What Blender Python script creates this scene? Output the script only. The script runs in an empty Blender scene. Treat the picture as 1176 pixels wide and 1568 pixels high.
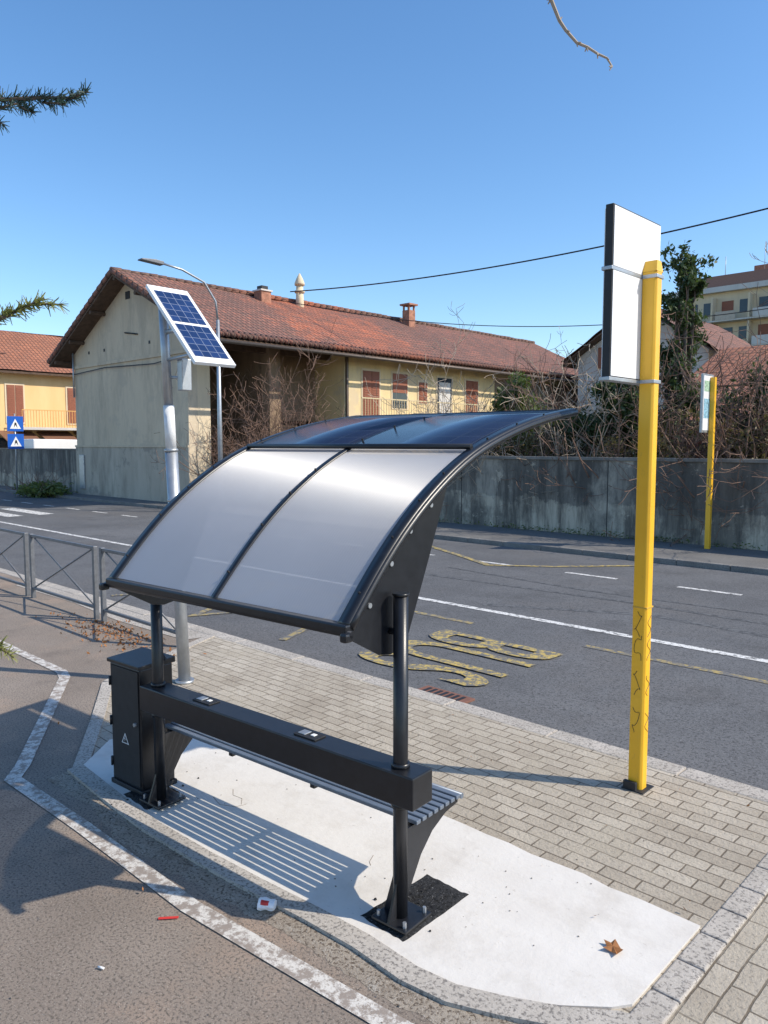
import bpy, math, random
from mathutils import Vector, Matrix, noise
R=random.Random(7)
scene=bpy.context.scene
COL=scene.collection
# ---------------------------------------------------------------- materials
def new_mat(name):
    m=bpy.data.materials.new(name); m.use_nodes=True
    nt=m.node_tree; b=nt.nodes['Principled BSDF']
    return m,nt,b
def L(nt,a,b): nt.links.new(a,b)
def texco(nt,scale=(1,1,1),kind='Object'):
    tc=nt.nodes.new('ShaderNodeTexCoord'); mp=nt.nodes.new('ShaderNodeMapping')
    mp.inputs['Scale'].default_value=scale
    L(nt,tc.outputs[kind],mp.inputs['Vector']); return mp.outputs['Vector']
def nz(nt,vec,scale,detail=6,rough=.6):
    n=nt.nodes.new('ShaderNodeTexNoise'); n.inputs['Scale'].default_value=scale
    n.inputs['Detail'].default_value=detail; n.inputs['Roughness'].default_value=rough
    L(nt,vec,n.inputs['Vector']); return n.outputs['Fac']
def ramp(nt,fac,stops):
    r=nt.nodes.new('ShaderNodeValToRGB'); e=r.color_ramp.elements
    while len(e)<len(stops): e.new(.5)
    for i,(p,c) in enumerate(stops):
        e[i].position=p; e[i].color=(c[0],c[1],c[2],1) if hasattr(c,'__len__') else (c,c,c,1)
    L(nt,fac,r.inputs['Fac']); return r.outputs['Color']
def mix(nt,fac,a,b,mode='MIX'):
    m=nt.nodes.new('ShaderNodeMix'); m.data_type='RGBA'; m.blend_type=mode
    for sock,v in ((m.inputs[0],fac),(m.inputs[6],a),(m.inputs[7],b)):
        if isinstance(v,(int,float)): sock.default_value=v
        elif isinstance(v,tuple): sock.default_value=(v[0],v[1],v[2],1)
        else: L(nt,v,sock)
    return m.outputs[2]
def bump(nt,b,h,strength=.3,dist=.01):
    n=nt.nodes.new('ShaderNodeBump'); n.inputs['Strength'].default_value=strength
    n.inputs['Distance'].default_value=dist; L(nt,h,n.inputs['Height']); L(nt,n.outputs['Normal'],b.inputs['Normal'])
def simple(name,col,rough=.6,metal=0,var=.15,scale=8,bmp=0,bscale=60,spec=.5):
    m,nt,b=new_mat(name); v=texco(nt)
    f=nz(nt,v,scale)
    d=tuple(c*(1-var) for c in col); l=tuple(min(1,c*(1+var)) for c in col)
    L(nt,ramp(nt,f,[(.3,d),(.7,l)]),b.inputs['Base Color'])
    b.inputs['Roughness'].default_value=rough; b.inputs['Metallic'].default_value=metal
    b.inputs['Specular IOR Level'].default_value=spec
    if bmp: bump(nt,b,nz(nt,v,bscale,4),bmp,.01)
    return m
def ground_mat(name,dark,light,speck,rough=.9,big=.5,fine=90,bmp=.5,stain=None,stainscale=.8,stain2=None):
    m,nt,b=new_mat(name); v=texco(nt)
    c=ramp(nt,nz(nt,v,big,8,.65),[(.3,dark),(.7,light)])
    if stain:
        c=mix(nt,ramp(nt,nz(nt,v,stainscale,9,.7),[(.5,0),(.64,.75)]),c,stain)
    if stain2:
        c=mix(nt,ramp(nt,nz(nt,v,stainscale*2.7,9,.78),[(.54,0),(.64,.65)]),c,stain2)
    c=mix(nt,ramp(nt,nz(nt,v,fine,3,.7),[(.38,1),(.5,0)]),c,speck[0])
    c=mix(nt,ramp(nt,nz(nt,v,fine*1.7,2,.7),[(.6,0),(.7,.8)]),c,speck[1])
    L(nt,c,b.inputs['Base Color']); b.inputs['Roughness'].default_value=rough
    b.inputs['Specular IOR Level'].default_value=.3
    bump(nt,b,nz(nt,v,fine,5,.8),bmp,.008)
    return m
M={}
M['road']=ground_mat('road_asphalt',(.10,.10,.102),(.17,.17,.172),((.06,.06,.062),(.29,.29,.29)),big=.45,fine=55,stain=(.14,.132,.126),stainscale=.35,stain2=(.085,.084,.083))
M['path']=ground_mat('path_asphalt',(.215,.172,.137),(.33,.272,.222),((.12,.1,.083),(.48,.44,.38)),big=.7,fine=75,bmp=.6,stain=(.37,.27,.2),stainscale=.8,stain2=(.175,.142,.118))
M['farwalk']=ground_mat('far_pavement_asphalt',(.14,.133,.125),(.22,.21,.195),((.08,.08,.08),(.3,.3,.3)),big=.8)
M['earth']=ground_mat('earth',(.08,.075,.04),(.16,.14,.08),((.05,.06,.02),(.2,.18,.1)),big=.1,fine=8)
M['patch']=ground_mat('cold_asphalt',(.012,.012,.013),(.04,.04,.041),((.006,.006,.006),(.16,.16,.16)),big=6,fine=60,bmp=1)
M['roughconc']=ground_mat('rough_concrete',(.27,.22,.17),(.42,.36,.29),((.12,.09,.065),(.52,.47,.41)),big=3,fine=60,bmp=1,stain=(.2,.15,.11),stainscale=2.4,stain2=(.46,.42,.36))
def slab_mat():
    m,nt,b=new_mat('new_concrete'); v=texco(nt)
    c=ramp(nt,nz(nt,v,1.4,9,.6),[(.3,(.62,.575,.515)),(.7,(.74,.70,.64))])
    c=mix(nt,ramp(nt,nz(nt,v,28,3,.6),[(.68,0),(.74,.5)]),c,(.42,.37,.31))
    c=mix(nt,ramp(nt,nz(nt,v,2.6,9,.78),[(.5,0),(.72,.6)]),c,(.5,.45,.385))
    L(nt,c,b.inputs['Base Color']); b.inputs['Roughness'].default_value=.85
    bump(nt,b,nz(nt,v,22,7,.7),.5,.006); return m
M['slab']=slab_mat()
def paver_mat(name,rot=0):
    m,nt,b=new_mat(name); tc=nt.nodes.new('ShaderNodeTexCoord'); mp=nt.nodes.new('ShaderNodeMapping')
    mp.inputs['Rotation'].default_value=(0,0,rot)
    L(nt,tc.outputs['Object'],mp.inputs['Vector']); v=mp.outputs['Vector']
    nn=nt.nodes.new('ShaderNodeTexNoise'); nn.inputs['Scale'].default_value=5; nn.inputs['Detail'].default_value=4; L(nt,v,nn.inputs['Vector'])
    sc=nt.nodes.new('ShaderNodeVectorMath'); sc.operation='SCALE'; sc.inputs['Scale'].default_value=.024
    L(nt,nn.outputs['Color'],sc.inputs[0]); ad=nt.nodes.new('ShaderNodeVectorMath'); L(nt,v,ad.inputs[0]); L(nt,sc.outputs[0],ad.inputs[1])
    br=nt.nodes.new('ShaderNodeTexBrick'); L(nt,ad.outputs[0],br.inputs['Vector'])
    br.inputs['Scale'].default_value=1; br.inputs['Brick Width'].default_value=.20; br.inputs['Row Height'].default_value=.1
    br.inputs['Mortar Size'].default_value=.005; br.inputs['Mortar Smooth'].default_value=.3
    br.inputs['Color1'].default_value=(.43,.37,.29,1); br.inputs['Color2'].default_value=(.55,.485,.39,1); br.inputs['Mortar'].default_value=(.17,.135,.095,1)
    c=mix(nt,.7,br.outputs['Color'],ramp(nt,nz(nt,v,1.3,9,.72),[(.3,(.6,.57,.54)),(.65,(1.0,1.0,1.0))]),'MULTIPLY')
    c=mix(nt,ramp(nt,nz(nt,v,2.2,7,.7),[(.5,0),(.62,.5)]),c,(.45,.39,.3))
    c=mix(nt,ramp(nt,nz(nt,v,60,3,.7),[(.35,.5),(.45,0)]),c,(.18,.15,.115))
    L(nt,c,b.inputs['Base Color']); b.inputs['Roughness'].default_value=.9
    mth=nt.nodes.new('ShaderNodeMath'); mth.operation='SUBTRACT'
    L(nt,nz(nt,v,50,5,.7),mth.inputs[0]); L(nt,br.outputs['Fac'],mth.inputs[1]); bump(nt,b,mth.outputs[0],.8,.012)
    return m
M['paver']=paver_mat('paving_blocks'); M['paver2']=paver_mat('paving_blocks_b',math.radians(90))
def paint(name,col,wear=.5,under=(.14,.13,.12)):
    m,nt,b=new_mat(name); v=texco(nt)
    c=mix(nt,ramp(nt,nz(nt,v,14,8,.75),[(.48-(.5-wear)*.3,0),(.56-(.5-wear)*.3,1)]),under,col)
    c=mix(nt,ramp(nt,nz(nt,v,90,3,.7),[(.36,.9),(.46,0)]),c,under)
    L(nt,c,b.inputs['Base Color']); b.inputs['Roughness'].default_value=.8
    bump(nt,b,nz(nt,v,80,4,.8),.5,.006); return m
M['white']=paint('white_road_paint',(.74,.72,.68),.3,(.16,.155,.15))
M['whitew']=paint('worn_white_paint',(.64,.6,.54),.42,(.3,.25,.21))
M['yellowp']=paint('yellow_road_paint',(.54,.39,.1),.46,(.145,.14,.13))
M['yelloww']=paint('worn_yellow_paint',(.40,.30,.11),.46,(.145,.14,.135))
M['tar']=paint('tar_seam',(.05,.05,.052),.45,(.13,.13,.13))  # dark paint standing in for branch shadows on the road
M['kerb']=ground_mat('kerb_stone',(.38,.34,.29),(.53,.48,.42),((.2,.18,.16),(.62,.58,.53)),big=2,fine=60,bmp=.4)
M['kerbdark']=ground_mat('old_kerb_stone',(.16,.148,.135),(.28,.265,.245),((.08,.08,.08),(.35,.35,.33)),big=2,fine=60,bmp=.4)
M['black']=simple('black_powder_coat',(.012,.013,.016),.33,0,.25,20,.05,300)
M['blackm']=simple('black_matt',(.02,.02,.022),.6,0,.2,20)
M['steelblue']=simple('slat_steel',(.17,.2,.245),.36,.3,.12,12)
M['galv']=simple('galvanised_steel',(.42,.44,.46),.45,.7,.12,14)
M['grayrail']=simple('gray_paint_rail',(.15,.155,.165),.5,.3,.2,14)
M['whitepl']=simple('white_sign',(.82,.82,.82),.4,0,.03,3)
M['glass']=simple('window_glass',(.03,.04,.05),.08,0,.2,3)
M['red']=simple('red_paint',(.6,.04,.03),.6)
M['wood']=simple('dark_wood',(.1,.06,.038),.8,0,.4,5)
M['shut']=simple('brown_shutter',(.28,.095,.05),.6,0,.25,20)
M['metalroofpipe']=simple('gutter_copper',(.13,.1,.08),.5,.4)
M['blue']=simple('blue_sign',(.01,.11,.5),.4,0,.05)
M['leafbrown']=simple('dry_leaf',(.3,.12,.035),.7,0,.3,30)
M['bark']=simple('bark',(.12,.09,.07),.9,0,.4,20)
M['twig']=simple('twig_brown',(.2,.12,.085),.85,0,.35,2)
M['twigl']=simple('twig_pale',(.36,.29,.22),.85,0,.3,2)
def yellow_mat():
    m,nt,b=new_mat('yellow_enamel'); v=texco(nt)
    c=ramp(nt,nz(nt,v,4,6,.6),[(.3,(.84,.44,.02)),(.7,(.9,.5,.03))])
    c=mix(nt,ramp(nt,nz(nt,texco(nt,(3,3,1)),9,7,.8),[(.58,0),(.72,.55)]),c,(.5,.28,.06))
    L(nt,c,b.inputs['Base Color']); b.inputs['Roughness'].default_value=.38; return m
M['yellow']=yellow_mat()
def leafm(name,a,b_):
    m,nt,b=new_mat(name); v=texco(nt)
    L(nt,ramp(nt,nz(nt,v,1.8,5,.7),[(.35,a),(.65,b_)]),b.inputs['Base Color'])
    b.inputs['Roughness'].default_value=.55
    tr=nt.nodes.new('ShaderNodeBsdfTranslucent'); tr.inputs['Color'].default_value=(b_[0]*1.3,b_[1]*1.4,b_[2],1)
    ms=nt.nodes.new('ShaderNodeMixShader'); ms.inputs[0].default_value=.25
    out=nt.nodes['Material Output']; L(nt,b.outputs[0],ms.inputs[1]); L(nt,tr.outputs[0],ms.inputs[2]); L(nt,ms.outputs[0],out.inputs['Surface'])
    return m
M['leafd']=leafm('leaf_dark',(.025,.045,.015),(.075,.11,.035))
M['leafg']=leafm('leaf_green',(.05,.08,.02),(.15,.18,.05))
M['leafo']=leafm('leaf_olive',(.1,.08,.035),(.2,.16,.07))
M['needle']=leafm('needle_bluegreen',(.035,.065,.06),(.08,.13,.11))
M['needley']=leafm('needle_yellowgreen',(.13,.15,.04),(.32,.31,.1))
def plaster(name,a,b_,stain,ss=(1,1,.25),amt=.7,low=None,streak=None,patchy=None):
    m,nt,b=new_mat(name); v=texco(nt,ss)
    c=ramp(nt,nz(nt,v,.9,8,.65),[(.3,a),(.7,b_)])
    c=mix(nt,ramp(nt,nz(nt,v,1.7,9,.75),[(.46,0),(.66,amt)]),c,stain)
    if patchy: c=mix(nt,ramp(nt,nz(nt,texco(nt),.55,9,.7),[(.54,0),(.58,.7)]),c,patchy)
    if low:
        tc=nt.nodes.new('ShaderNodeTexCoord'); sx=nt.nodes.new('ShaderNodeSeparateXYZ'); L(nt,tc.outputs['Object'],sx.inputs[0])
        v2=texco(nt,(1,1,1)); ad=nt.nodes.new('ShaderNodeMath'); ad.operation='MULTIPLY_ADD'
        L(nt,nz(nt,v2,.75,9,.72),ad.inputs[0]); ad.inputs[1].default_value=-low[1]; L(nt,sx.outputs['Z'],ad.inputs[2])
        c=mix(nt,ramp(nt,ad.outputs[0],[(.0,.85),(.05,0)]),c,low[0])
    if streak:
        v3=texco(nt,(1,1,.12))
        c=mix(nt,ramp(nt,nz(nt,v3,3.2,8,.7),[(.42,0),(.60,streak)]),c,(.055,.05,.045))
        c=mix(nt,ramp(nt,nz(nt,texco(nt,(1,1,.4)),.6,8,.7),[(.54,0),(.60,.6)]),c,(.42,.38,.31))
        c=mix(nt,ramp(nt,nz(nt,texco(nt,(1,1,.6)),.35,9,.75),[(.48,0),(.56,.7)]),c,(.085,.077,.068))
        c=mix(nt,ramp(nt,nz(nt,texco(nt,(1,1,1)),1.3,9,.75),[(.60,0),(.63,.7)]),c,(.5,.44,.35))
    L(nt,c,b.inputs['Base Color']); b.inputs['Roughness'].default_value=.9
    bump(nt,b,nz(nt,texco(nt),14,7,.7),.3,.02); return m
M['wall']=plaster('old_wall_plaster',(.23,.205,.17),(.34,.31,.26),(.13,.12,.105),low=((.56,.49,.38),1.5),streak=.8)
M['wallcap']=simple('wall_cap',(.2,.185,.165),.9,0,.3,3,.3,20)
M['gable']=plaster('gable_plaster',(.58,.465,.325),(.68,.56,.405),(.42,.345,.255),amt=.75,patchy=(.52,.43,.32))
M['plinth']=plaster('gable_plinth',(.4,.34,.265),(.54,.47,.37),(.25,.215,.17),patchy=(.27,.24,.2))
M['yplaster']=plaster('yellow_plaster',(.72,.54,.27),(.8,.63,.35),(.54,.42,.26),amt=.75,patchy=(.6,.48,.32))
M['yplaster2']=plaster('orange_plaster',(.76,.5,.22),(.84,.58,.28),(.7,.46,.2),amt=.3)
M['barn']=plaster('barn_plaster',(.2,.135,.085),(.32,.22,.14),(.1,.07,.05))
M['cream']=plaster('cream_plaster',(.68,.55,.37),(.76,.62,.43),(.55,.45,.33),amt=.3)
M['pale']=plaster('pale_plaster',(.57,.54,.5),(.67,.63,.58),(.45,.42,.38),amt=.4)
def tiles(name,c1,c2,dark,fresh=None):
    m,nt,b=new_mat(name); tc=nt.nodes.new('ShaderNodeTexCoord')
    mp=nt.nodes.new('ShaderNodeMapping'); L(nt,tc.outputs['UV'],mp.inputs['Vector']); v=mp.outputs['Vector']
    br=nt.nodes.new('ShaderNodeTexBrick'); L(nt,v,br.inputs['Vector']); br.offset=0
    br.inputs['Scale'].default_value=1; br.inputs['Brick Width'].default_value=.24; br.inputs['Row Height'].default_value=.36
    br.inputs['Mortar Size'].default_value=.045; br.inputs['Mortar Smooth'].default_value=.8
    br.inputs['Color1'].default_value=(*c1,1); br.inputs['Color2'].default_value=(*c2,1); br.inputs['Mortar'].default_value=(*dark,1)
    c=br.outputs['Color']
    if fresh:
        sx=nt.nodes.new('ShaderNodeSeparateXYZ'); L(nt,v,sx.inputs[0])
        ad=nt.nodes.new('ShaderNodeMath'); ad.operation='MULTIPLY_ADD'; L(nt,nz(nt,v,.6,7,.75),ad.inputs[0]); ad.inputs[1].default_value=16; L(nt,sx.outputs['X'],ad.inputs[2])
        mr=nt.nodes.new('ShaderNodeMapRange'); mr.inputs[1].default_value=0; mr.inputs[2].default_value=50; L(nt,ad.outputs[0],mr.inputs[0])
        f=ramp(nt,mr.outputs[0],[(.57,0),(.60,1),(.69,1),(.72,0)])
        fr=mix(nt,.6,c,fresh); c=mix(nt,f,c,fr)
    c=mix(nt,ramp(nt,nz(nt,v,1.3,8,.8),[(.4,.75),(.6,0)]),c,dark)
    c=mix(nt,ramp(nt,nz(nt,v,4.5,6,.8),[(.52,0),(.68,.55)]),c,(.33,.25,.19))
    c=mix(nt,ramp(nt,nz(nt,v,.25,8,.7),[(.45,.4),(.6,0)]),c,dark)
    L(nt,c,b.inputs['Base Color']); b.inputs['Roughness'].default_value=.85
    inv=nt.nodes.new('ShaderNodeMath'); inv.operation='SUBTRACT'; inv.inputs[0].default_value=1; L(nt,br.outputs['Fac'],inv.inputs[1])
    bump(nt,b,inv.outputs[0],.9,.07); return m
M['tile']=tiles('old_clay_tiles',(.44,.155,.095),(.28,.12,.083),(.13,.075,.058),fresh=(.68,.17,.06))
M['tile2']=tiles('clay_tiles',(.54,.2,.1),(.44,.165,.085),(.24,.1,.06))
def poly_mat():
    m,nt,b=new_mat('polycarbonate'); v=texco(nt)
    w=nt.nodes.new('ShaderNodeTexWave'); w.bands_direction='X'; w.inputs['Scale'].default_value=20; w.inputs['Distortion'].default_value=0
    L(nt,v,w.inputs['Vector'])
    c=mix(nt,.5,ramp(nt,w.outputs['Fac'],[(0,(.37,.365,.375)),(1,(.46,.455,.465))]),ramp(nt,nz(nt,v,2.5,6,.6),[(.3,(.37,.365,.375)),(.7,(.47,.465,.475))]))
    L(nt,c,b.inputs['Base Color']); b.inputs['Roughness'].default_value=.4; b.inputs['Specular IOR Level'].default_value=.6
    b.inputs['Coat Weight'].default_value=.5; b.inputs['Coat Roughness'].default_value=.2
    tg=nt.nodes.new('ShaderNodeTangent'); tg.direction_type='UV_MAP'; tg.uv_map='UVMap'
    def aniso(rough,an):
        g=nt.nodes.new('ShaderNodeBsdfAnisotropic'); g.inputs['Roughness'].default_value=rough; g.inputs['Anisotropy'].default_value=an
        g.inputs['Color'].default_value=(1,1,1,1); L(nt,tg.outputs[0],g.inputs['Tangent']); return g
    g1=aniso(.58,-.66); g2=aniso(.46,-.80)
    gm=nt.nodes.new('ShaderNodeMixShader'); gm.inputs[0].default_value=.35; L(nt,g1.outputs[0],gm.inputs[1]); L(nt,g2.outputs[0],gm.inputs[2])
    tp=nt.nodes.new('ShaderNodeBsdfTransparent'); tp.inputs['Color'].default_value=(.9,.9,.92,1)
    tl=nt.nodes.new('ShaderNodeBsdfTranslucent'); tl.inputs['Color'].default_value=(.9,.89,.88,1)
    m1=nt.nodes.new('ShaderNodeMixShader'); m1.inputs[0].default_value=.6; L(nt,tp.outputs[0],m1.inputs[1]); L(nt,tl.outputs[0],m1.inputs[2])
    m2=nt.nodes.new('ShaderNodeMixShader'); m2.inputs[0].default_value=.62; L(nt,m1.outputs[0],m2.inputs[1]); L(nt,b.outputs[0],m2.inputs[2])
    m3=nt.nodes.new('ShaderNodeMixShader'); m3.inputs[0].default_value=.11; L(nt,m2.outputs[0],m3.inputs[1]); L(nt,gm.outputs[0],m3.inputs[2])
    L(nt,m3.outputs[0],nt.nodes['Material Output'].inputs['Surface']); return m
M['poly']=poly_mat()
def pv_mat(name,line,w=.156,h=.156,ms=.004,base=(.006,.012,.035),rough=.16):
    m,nt,b=new_mat(name); tc=nt.nodes.new('ShaderNodeTexCoord'); br=nt.nodes.new('ShaderNodeTexBrick'); br.offset=0
    L(nt,tc.outputs['UV'],br.inputs['Vector']); br.inputs['Scale'].default_value=1
    br.inputs['Brick Width'].default_value=w; br.inputs['Row Height'].default_value=h; br.inputs['Mortar Size'].default_value=ms
    br.inputs['Color1'].default_value=(*base,1); br.inputs['Color2'].default_value=(base[0]*1.5,base[1]*1.5,base[2]*1.5,1); br.inputs['Mortar'].default_value=(*line,1)
    L(nt,br.outputs['Color'],b.inputs['Base Color']); b.inputs['Roughness'].default_value=rough; return m
M['pv']=pv_mat('shelter_pv_cells',(.03,.04,.06),ms=.003,base=(.008,.012,.03))
M['pvs']=pv_mat('lamp_pv_cells',(.22,.25,.33),.085,.085,.0025,(.012,.028,.09))
# ---------------------------------------------------------------- mesh helpers
def link(o,parent=None):
    COL.objects.link(o)
    if parent: o.parent=parent
    return o
def root(name,loc=(0,0,0),rz=0):
    e=bpy.data.objects.new(name,None); e.location=loc; e.rotation_euler=(0,0,rz); e.empty_display_size=.2
    COL.objects.link(e); return e
def mesh(name,V,F,mat,parent=None,smooth=False,loc=None,uv=None):
    me=bpy.data.meshes.new(name); me.from_pydata([tuple(v) for v in V],[],F)
    if isinstance(mat,(list,tuple)):
        for x in mat: me.materials.append(x)
    else: me.materials.append(mat)
    if uv:
        l=me.uv_layers.new(name='UVMap')
        for p in me.polygons:
            for li in p.loop_indices: l.data[li].uv=uv[me.loops[li].vertex_index]
    if smooth:
        for p in me.polygons: p.use_smooth=True
    me.update()
    o=bpy.data.objects.new(name,me)
    if loc: o.location=loc
    return link(o,parent)
def bev(o,w=.005,seg=2):
    m=o.modifiers.new('bevel','BEVEL'); m.width=w; m.segments=seg; m.limit_method='ANGLE'; return o
def addbox(V,F,x0,x1,y0,y1,z0,z1):
    b=len(V)
    V+= [(x0,y0,z0),(x1,y0,z0),(x1,y1,z0),(x0,y1,z0),(x0,y0,z1),(x1,y0,z1),(x1,y1,z1),(x0,y1,z1)]
    F+= [tuple(b+i for i in f) for f in ((0,3,2,1),(4,5,6,7),(0,1,5,4),(1,2,6,5),(2,3,7,6),(3,0,4,7))]
def box(name,x0,x1,y0,y1,z0,z1,mat,parent=None,bw=0):
    V=[];F=[];addbox(V,F,x0,x1,y0,y1,z0,z1); o=mesh(name,V,F,mat,parent)
    if bw: bev(o,bw)
    return o
import bmesh as bm_
def fixn(o):
    b=bm_.new(); b.from_mesh(o.data); bm_.ops.recalc_face_normals(b,faces=b.faces); b.to_mesh(o.data); b.free(); return o
def _pr(name,A,B,mat,parent):
    n=len(A); F=[tuple(range(n,2*n)),tuple(reversed(range(n)))]+[(i,(i+1)%n,n+(i+1)%n,n+i) for i in range(n)]
    return fixn(mesh(name,A+B,F,mat,parent))
def prism(name,pts,z0,z1,mat,parent=None): return _pr(name,[(x,y,z0) for x,y in pts],[(x,y,z1) for x,y in pts],mat,parent)
def prism_x(name,pts,x0,x1,mat,parent=None): return _pr(name,[(x0,y,z) for y,z in pts],[(x1,y,z) for y,z in pts],mat,parent)
def prism_y(name,pts,y0,y1,mat,parent=None): return _pr(name,[(x,y0,z) for x,z in pts],[(x,y1,z) for x,z in pts],mat,parent)
def tube(V,F,pts,rads,seg=8,cap=True):
    pts=[Vector(p) for p in pts]; n=len(pts)
    if isinstance(rads,(int,float)): rads=[rads]*n
    b=len(V); up=None
    for i,p in enumerate(pts):
        d=(pts[min(i+1,n-1)]-pts[max(i-1,0)])
        if d.length<1e-9: d=Vector((0,0,1))
        d.normalize()
        if up is None:
            up=Vector((0,0,1)) if abs(d.z)<.9 else Vector((1,0,0))
        s=d.cross(up)
        if s.length<1e-5: s=d.cross(Vector((1,.3,0)))
        s.normalize(); u=s.cross(d).normalized(); up=u
        for k in range(seg):
            a=2*math.pi*k/seg; q=p+(s*math.cos(a)+u*math.sin(a))*rads[i]; V.append((q.x,q.y,q.z))
    for i in range(n-1):
        for k in range(seg):
            a=b+i*seg+k; c=b+i*seg+(k+1)%seg
            F.append((a,c,c+seg,a+seg))
    if cap:
        F.append(tuple(b+k for k in reversed(range(seg)))); F.append(tuple(b+(n-1)*seg+k for k in range(seg)))
def tubeo(name,pts,r,mat,parent=None,seg=16,smooth=True):
    V=[];F=[];tube(V,F,pts,r,seg); o=mesh(name,V,F,mat,parent,smooth)
    if smooth:
        for p in o.data.polygons:
            if len(p.vertices)>4: p.use_smooth=False
    return o
def strip(name,pts,w,z,mat,parent=None):
    V=[];F=[]; n=len(pts); P=[Vector(p) for p in pts]
    for i,p in enumerate(P):
        if i==0: d=(P[1]-P[0]).normalized(); k=1
        elif i==n-1: d=(P[-1]-P[-2]).normalized(); k=1
        else:
            a=(P[i]-P[i-1]).normalized(); b=(P[i+1]-P[i]).normalized(); d=(a+b).normalized(); k=1/max(.4,d.dot(a))
        nn=Vector((-d.y,d.x))*w/2*k
        V+=[(p.x+nn.x,p.y+nn.y,z),(p.x-nn.x,p.y-nn.y,z)]
    F=[(2*i,2*i+1,2*i+3,2*i+2) for i in range(n-1)]
    return mesh(name,V,F,mat,parent)
def sheet(name,pts,z,mat,parent=None):
    return mesh(name,[(x,y,z) for x,y in pts],[tuple(range(len(pts)))],mat,parent)
def band(V,F,kpts,hw,z0,z1):
    for i,(a,b) in enumerate(zip(kpts[:-1],kpts[1:])):
        a=Vector(a);b=Vector(b)
        def nrm(i):
            p=Vector(kpts[max(0,i-1)]);q=Vector(kpts[min(len(kpts)-1,i+1)]);d=(q-p).normalized();return Vector((-d.y,d.x))*hw
        n0=nrm(i);n1=nrm(i+1);o=len(V)
        for zz in (z0,z1):
            V+=[(a.x+n0.x,a.y+n0.y,zz),(b.x+n1.x,b.y+n1.y,zz),(b.x-n1.x,b.y-n1.y,zz),(a.x-n0.x,a.y-n0.y,zz)]
        F+=[tuple(o+i_ for i_ in f) for f in ((0,1,2,3),(7,6,5,4),(0,4,5,1),(1,5,6,2),(2,6,7,3),(3,7,4,0))]
# ---------------------------------------------------------------- ground
sheet('ground',[(-600,-600),(600,-600),(600,600),(-600,600)],-.16,M['earth'])
sheet('road',[(-200,5.0),(200,5.0),(200,14.5),(-200,14.5)],-.10,M['road'])
prism('pedestrian_path',[(-200,-30),(60,-30),(60,4.93),(-200,4.93)],-.15,0,M['path'])
kb=root('near_kerb')
V=[];F=[]
x=-60
while x<30:
    addbox(V,F,x,x+.992,4.93,5.11,-.14,.006+R.uniform(-.002,.002)); x+=1.0
bev(mesh('kerb_stones',V,F,M['kerb'],kb),.012)
strip('kerb_gutter_dirt',[(-60,5.17),(30,5.17)],.12,-.092,M['roughconc'],kb)
V=[];F=[]; x=-100
while x<40:
    addbox(V,F,x,x+.992,14.4,14.56,-.14,.006); x+=1.0
fk=root('far_kerb'); bev(mesh('kerb_stones',V,F,M['kerbdark'],fk),.012)
prism('far_pavement',[(-200,14.56),(100,14.56),(100,16.96),(-200,16.96)],-.15,0,M['farwalk'])
pv=root('paved_footway')
sheet('paving_main',[(-1.24,2.5),(-1.24,4.93),(-7.45,4.93),(-6.66,3.27),(-4.97,2.3),(-2.3,2.4)],.004,M['paver'],pv)
sheet('paving_right',[(-1.12,2.7),(12,2.7),(12,4.93),(-1.12,4.93)],.004,M['paver2'],pv)
sheet('concrete_infill',[(-7.5,4.6),(-7.45,4.925),(-12.5,4.925),(-12.4,4.62),(-10.4,4.66),(-9.0,4.55)],.005,M['kerb'],pv)
V=[];F=[]; y=2.62
while y<4.9:
    addbox(V,F,-1.24,-1.12,y,y+.243,-.02,.012); y+=.25
bev(mesh('edging_stones',V,F,M['kerb'],pv),.008)
V=[];F=[]
pl=[(-4.97,2.22),(-5.8,2.75),(-6.66,3.27),(-7.05,4.1),(-7.45,4.93)]
for a,b in zip(pl[:-1],pl[1:]):
    a=Vector(a);b=Vector(b);k=max(1,int((b-a).length/.5))
    for i in range(k):
        p=a.lerp(b,i/k);q=a.lerp(b,(i+.98)/k); band(V,F,[tuple(p),tuple(q)],.05,-.02,.014)
mesh('edging_left',V,F,M['kerb'],pv)
near=[(-5.0,2.26),(-4.4,2.22),(-3.9,2.2),(-3.4,2.22),(-3.0,2.25),(-2.6,2.29),(-2.29,2.31),(-2.0,2.30),(-1.8,2.33),(-1.62,2.41),(-1.45,2.52),(-1.3,2.65),(-1.25,2.72)]
far=[(-1.25,3.4)]+[(-1.25-k*.15,3.405+.03*noise.noise(Vector((k*.9,1,1)))) for k in range(1,26)]+[(-5.1,3.38),(-5.3,2.6)]
prism('concrete_slab',near+far,-.05,.016,M['slab'])
kpts=[(x+.0,y-.055) for x,y in near[:-3]]+[(-1.40,2.475),(-1.24,2.60),(-1.12,2.64),(-.6,2.64),(4,2.64)]
V=[];F=[]; band(V,F,kpts,.055,-.02,.02)
mesh('slab_kerb',V,F,M['kerb'])
rs=[(x,y-.11) for x,y in near[:-3]]+[(-1.3,2.42),(-1.1,2.52),(.5,2.52)]
def dens(pts,st=.04):
    o=[]
    for a,b in zip(pts[:-1],pts[1:]):
        k=max(1,int((Vector(b)-Vector(a)).length/st)); o+=[tuple(Vector(a).lerp(Vector(b),i/k)) for i in range(k)]
    return o+[pts[-1]]
rsd=dens(rs)
outer=[(x,y-.12-.08*noise.noise(Vector((x*1.7,0,1)))-.05*noise.noise(Vector((x*8,0,1)))-.03*noise.noise(Vector((x*25,0,1)))) for x,y in rsd]
V=[];F=[]
for (a,b) in zip(rsd,outer): V+=[(a[0],a[1],.003),(b[0],b[1],.001)]
F=[(2*i,2*i+1,2*i+3,2*i+2) for i in range(len(rsd)-1)]
mesh('rough_concrete_strip',V,F,M['roughconc'])
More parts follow.
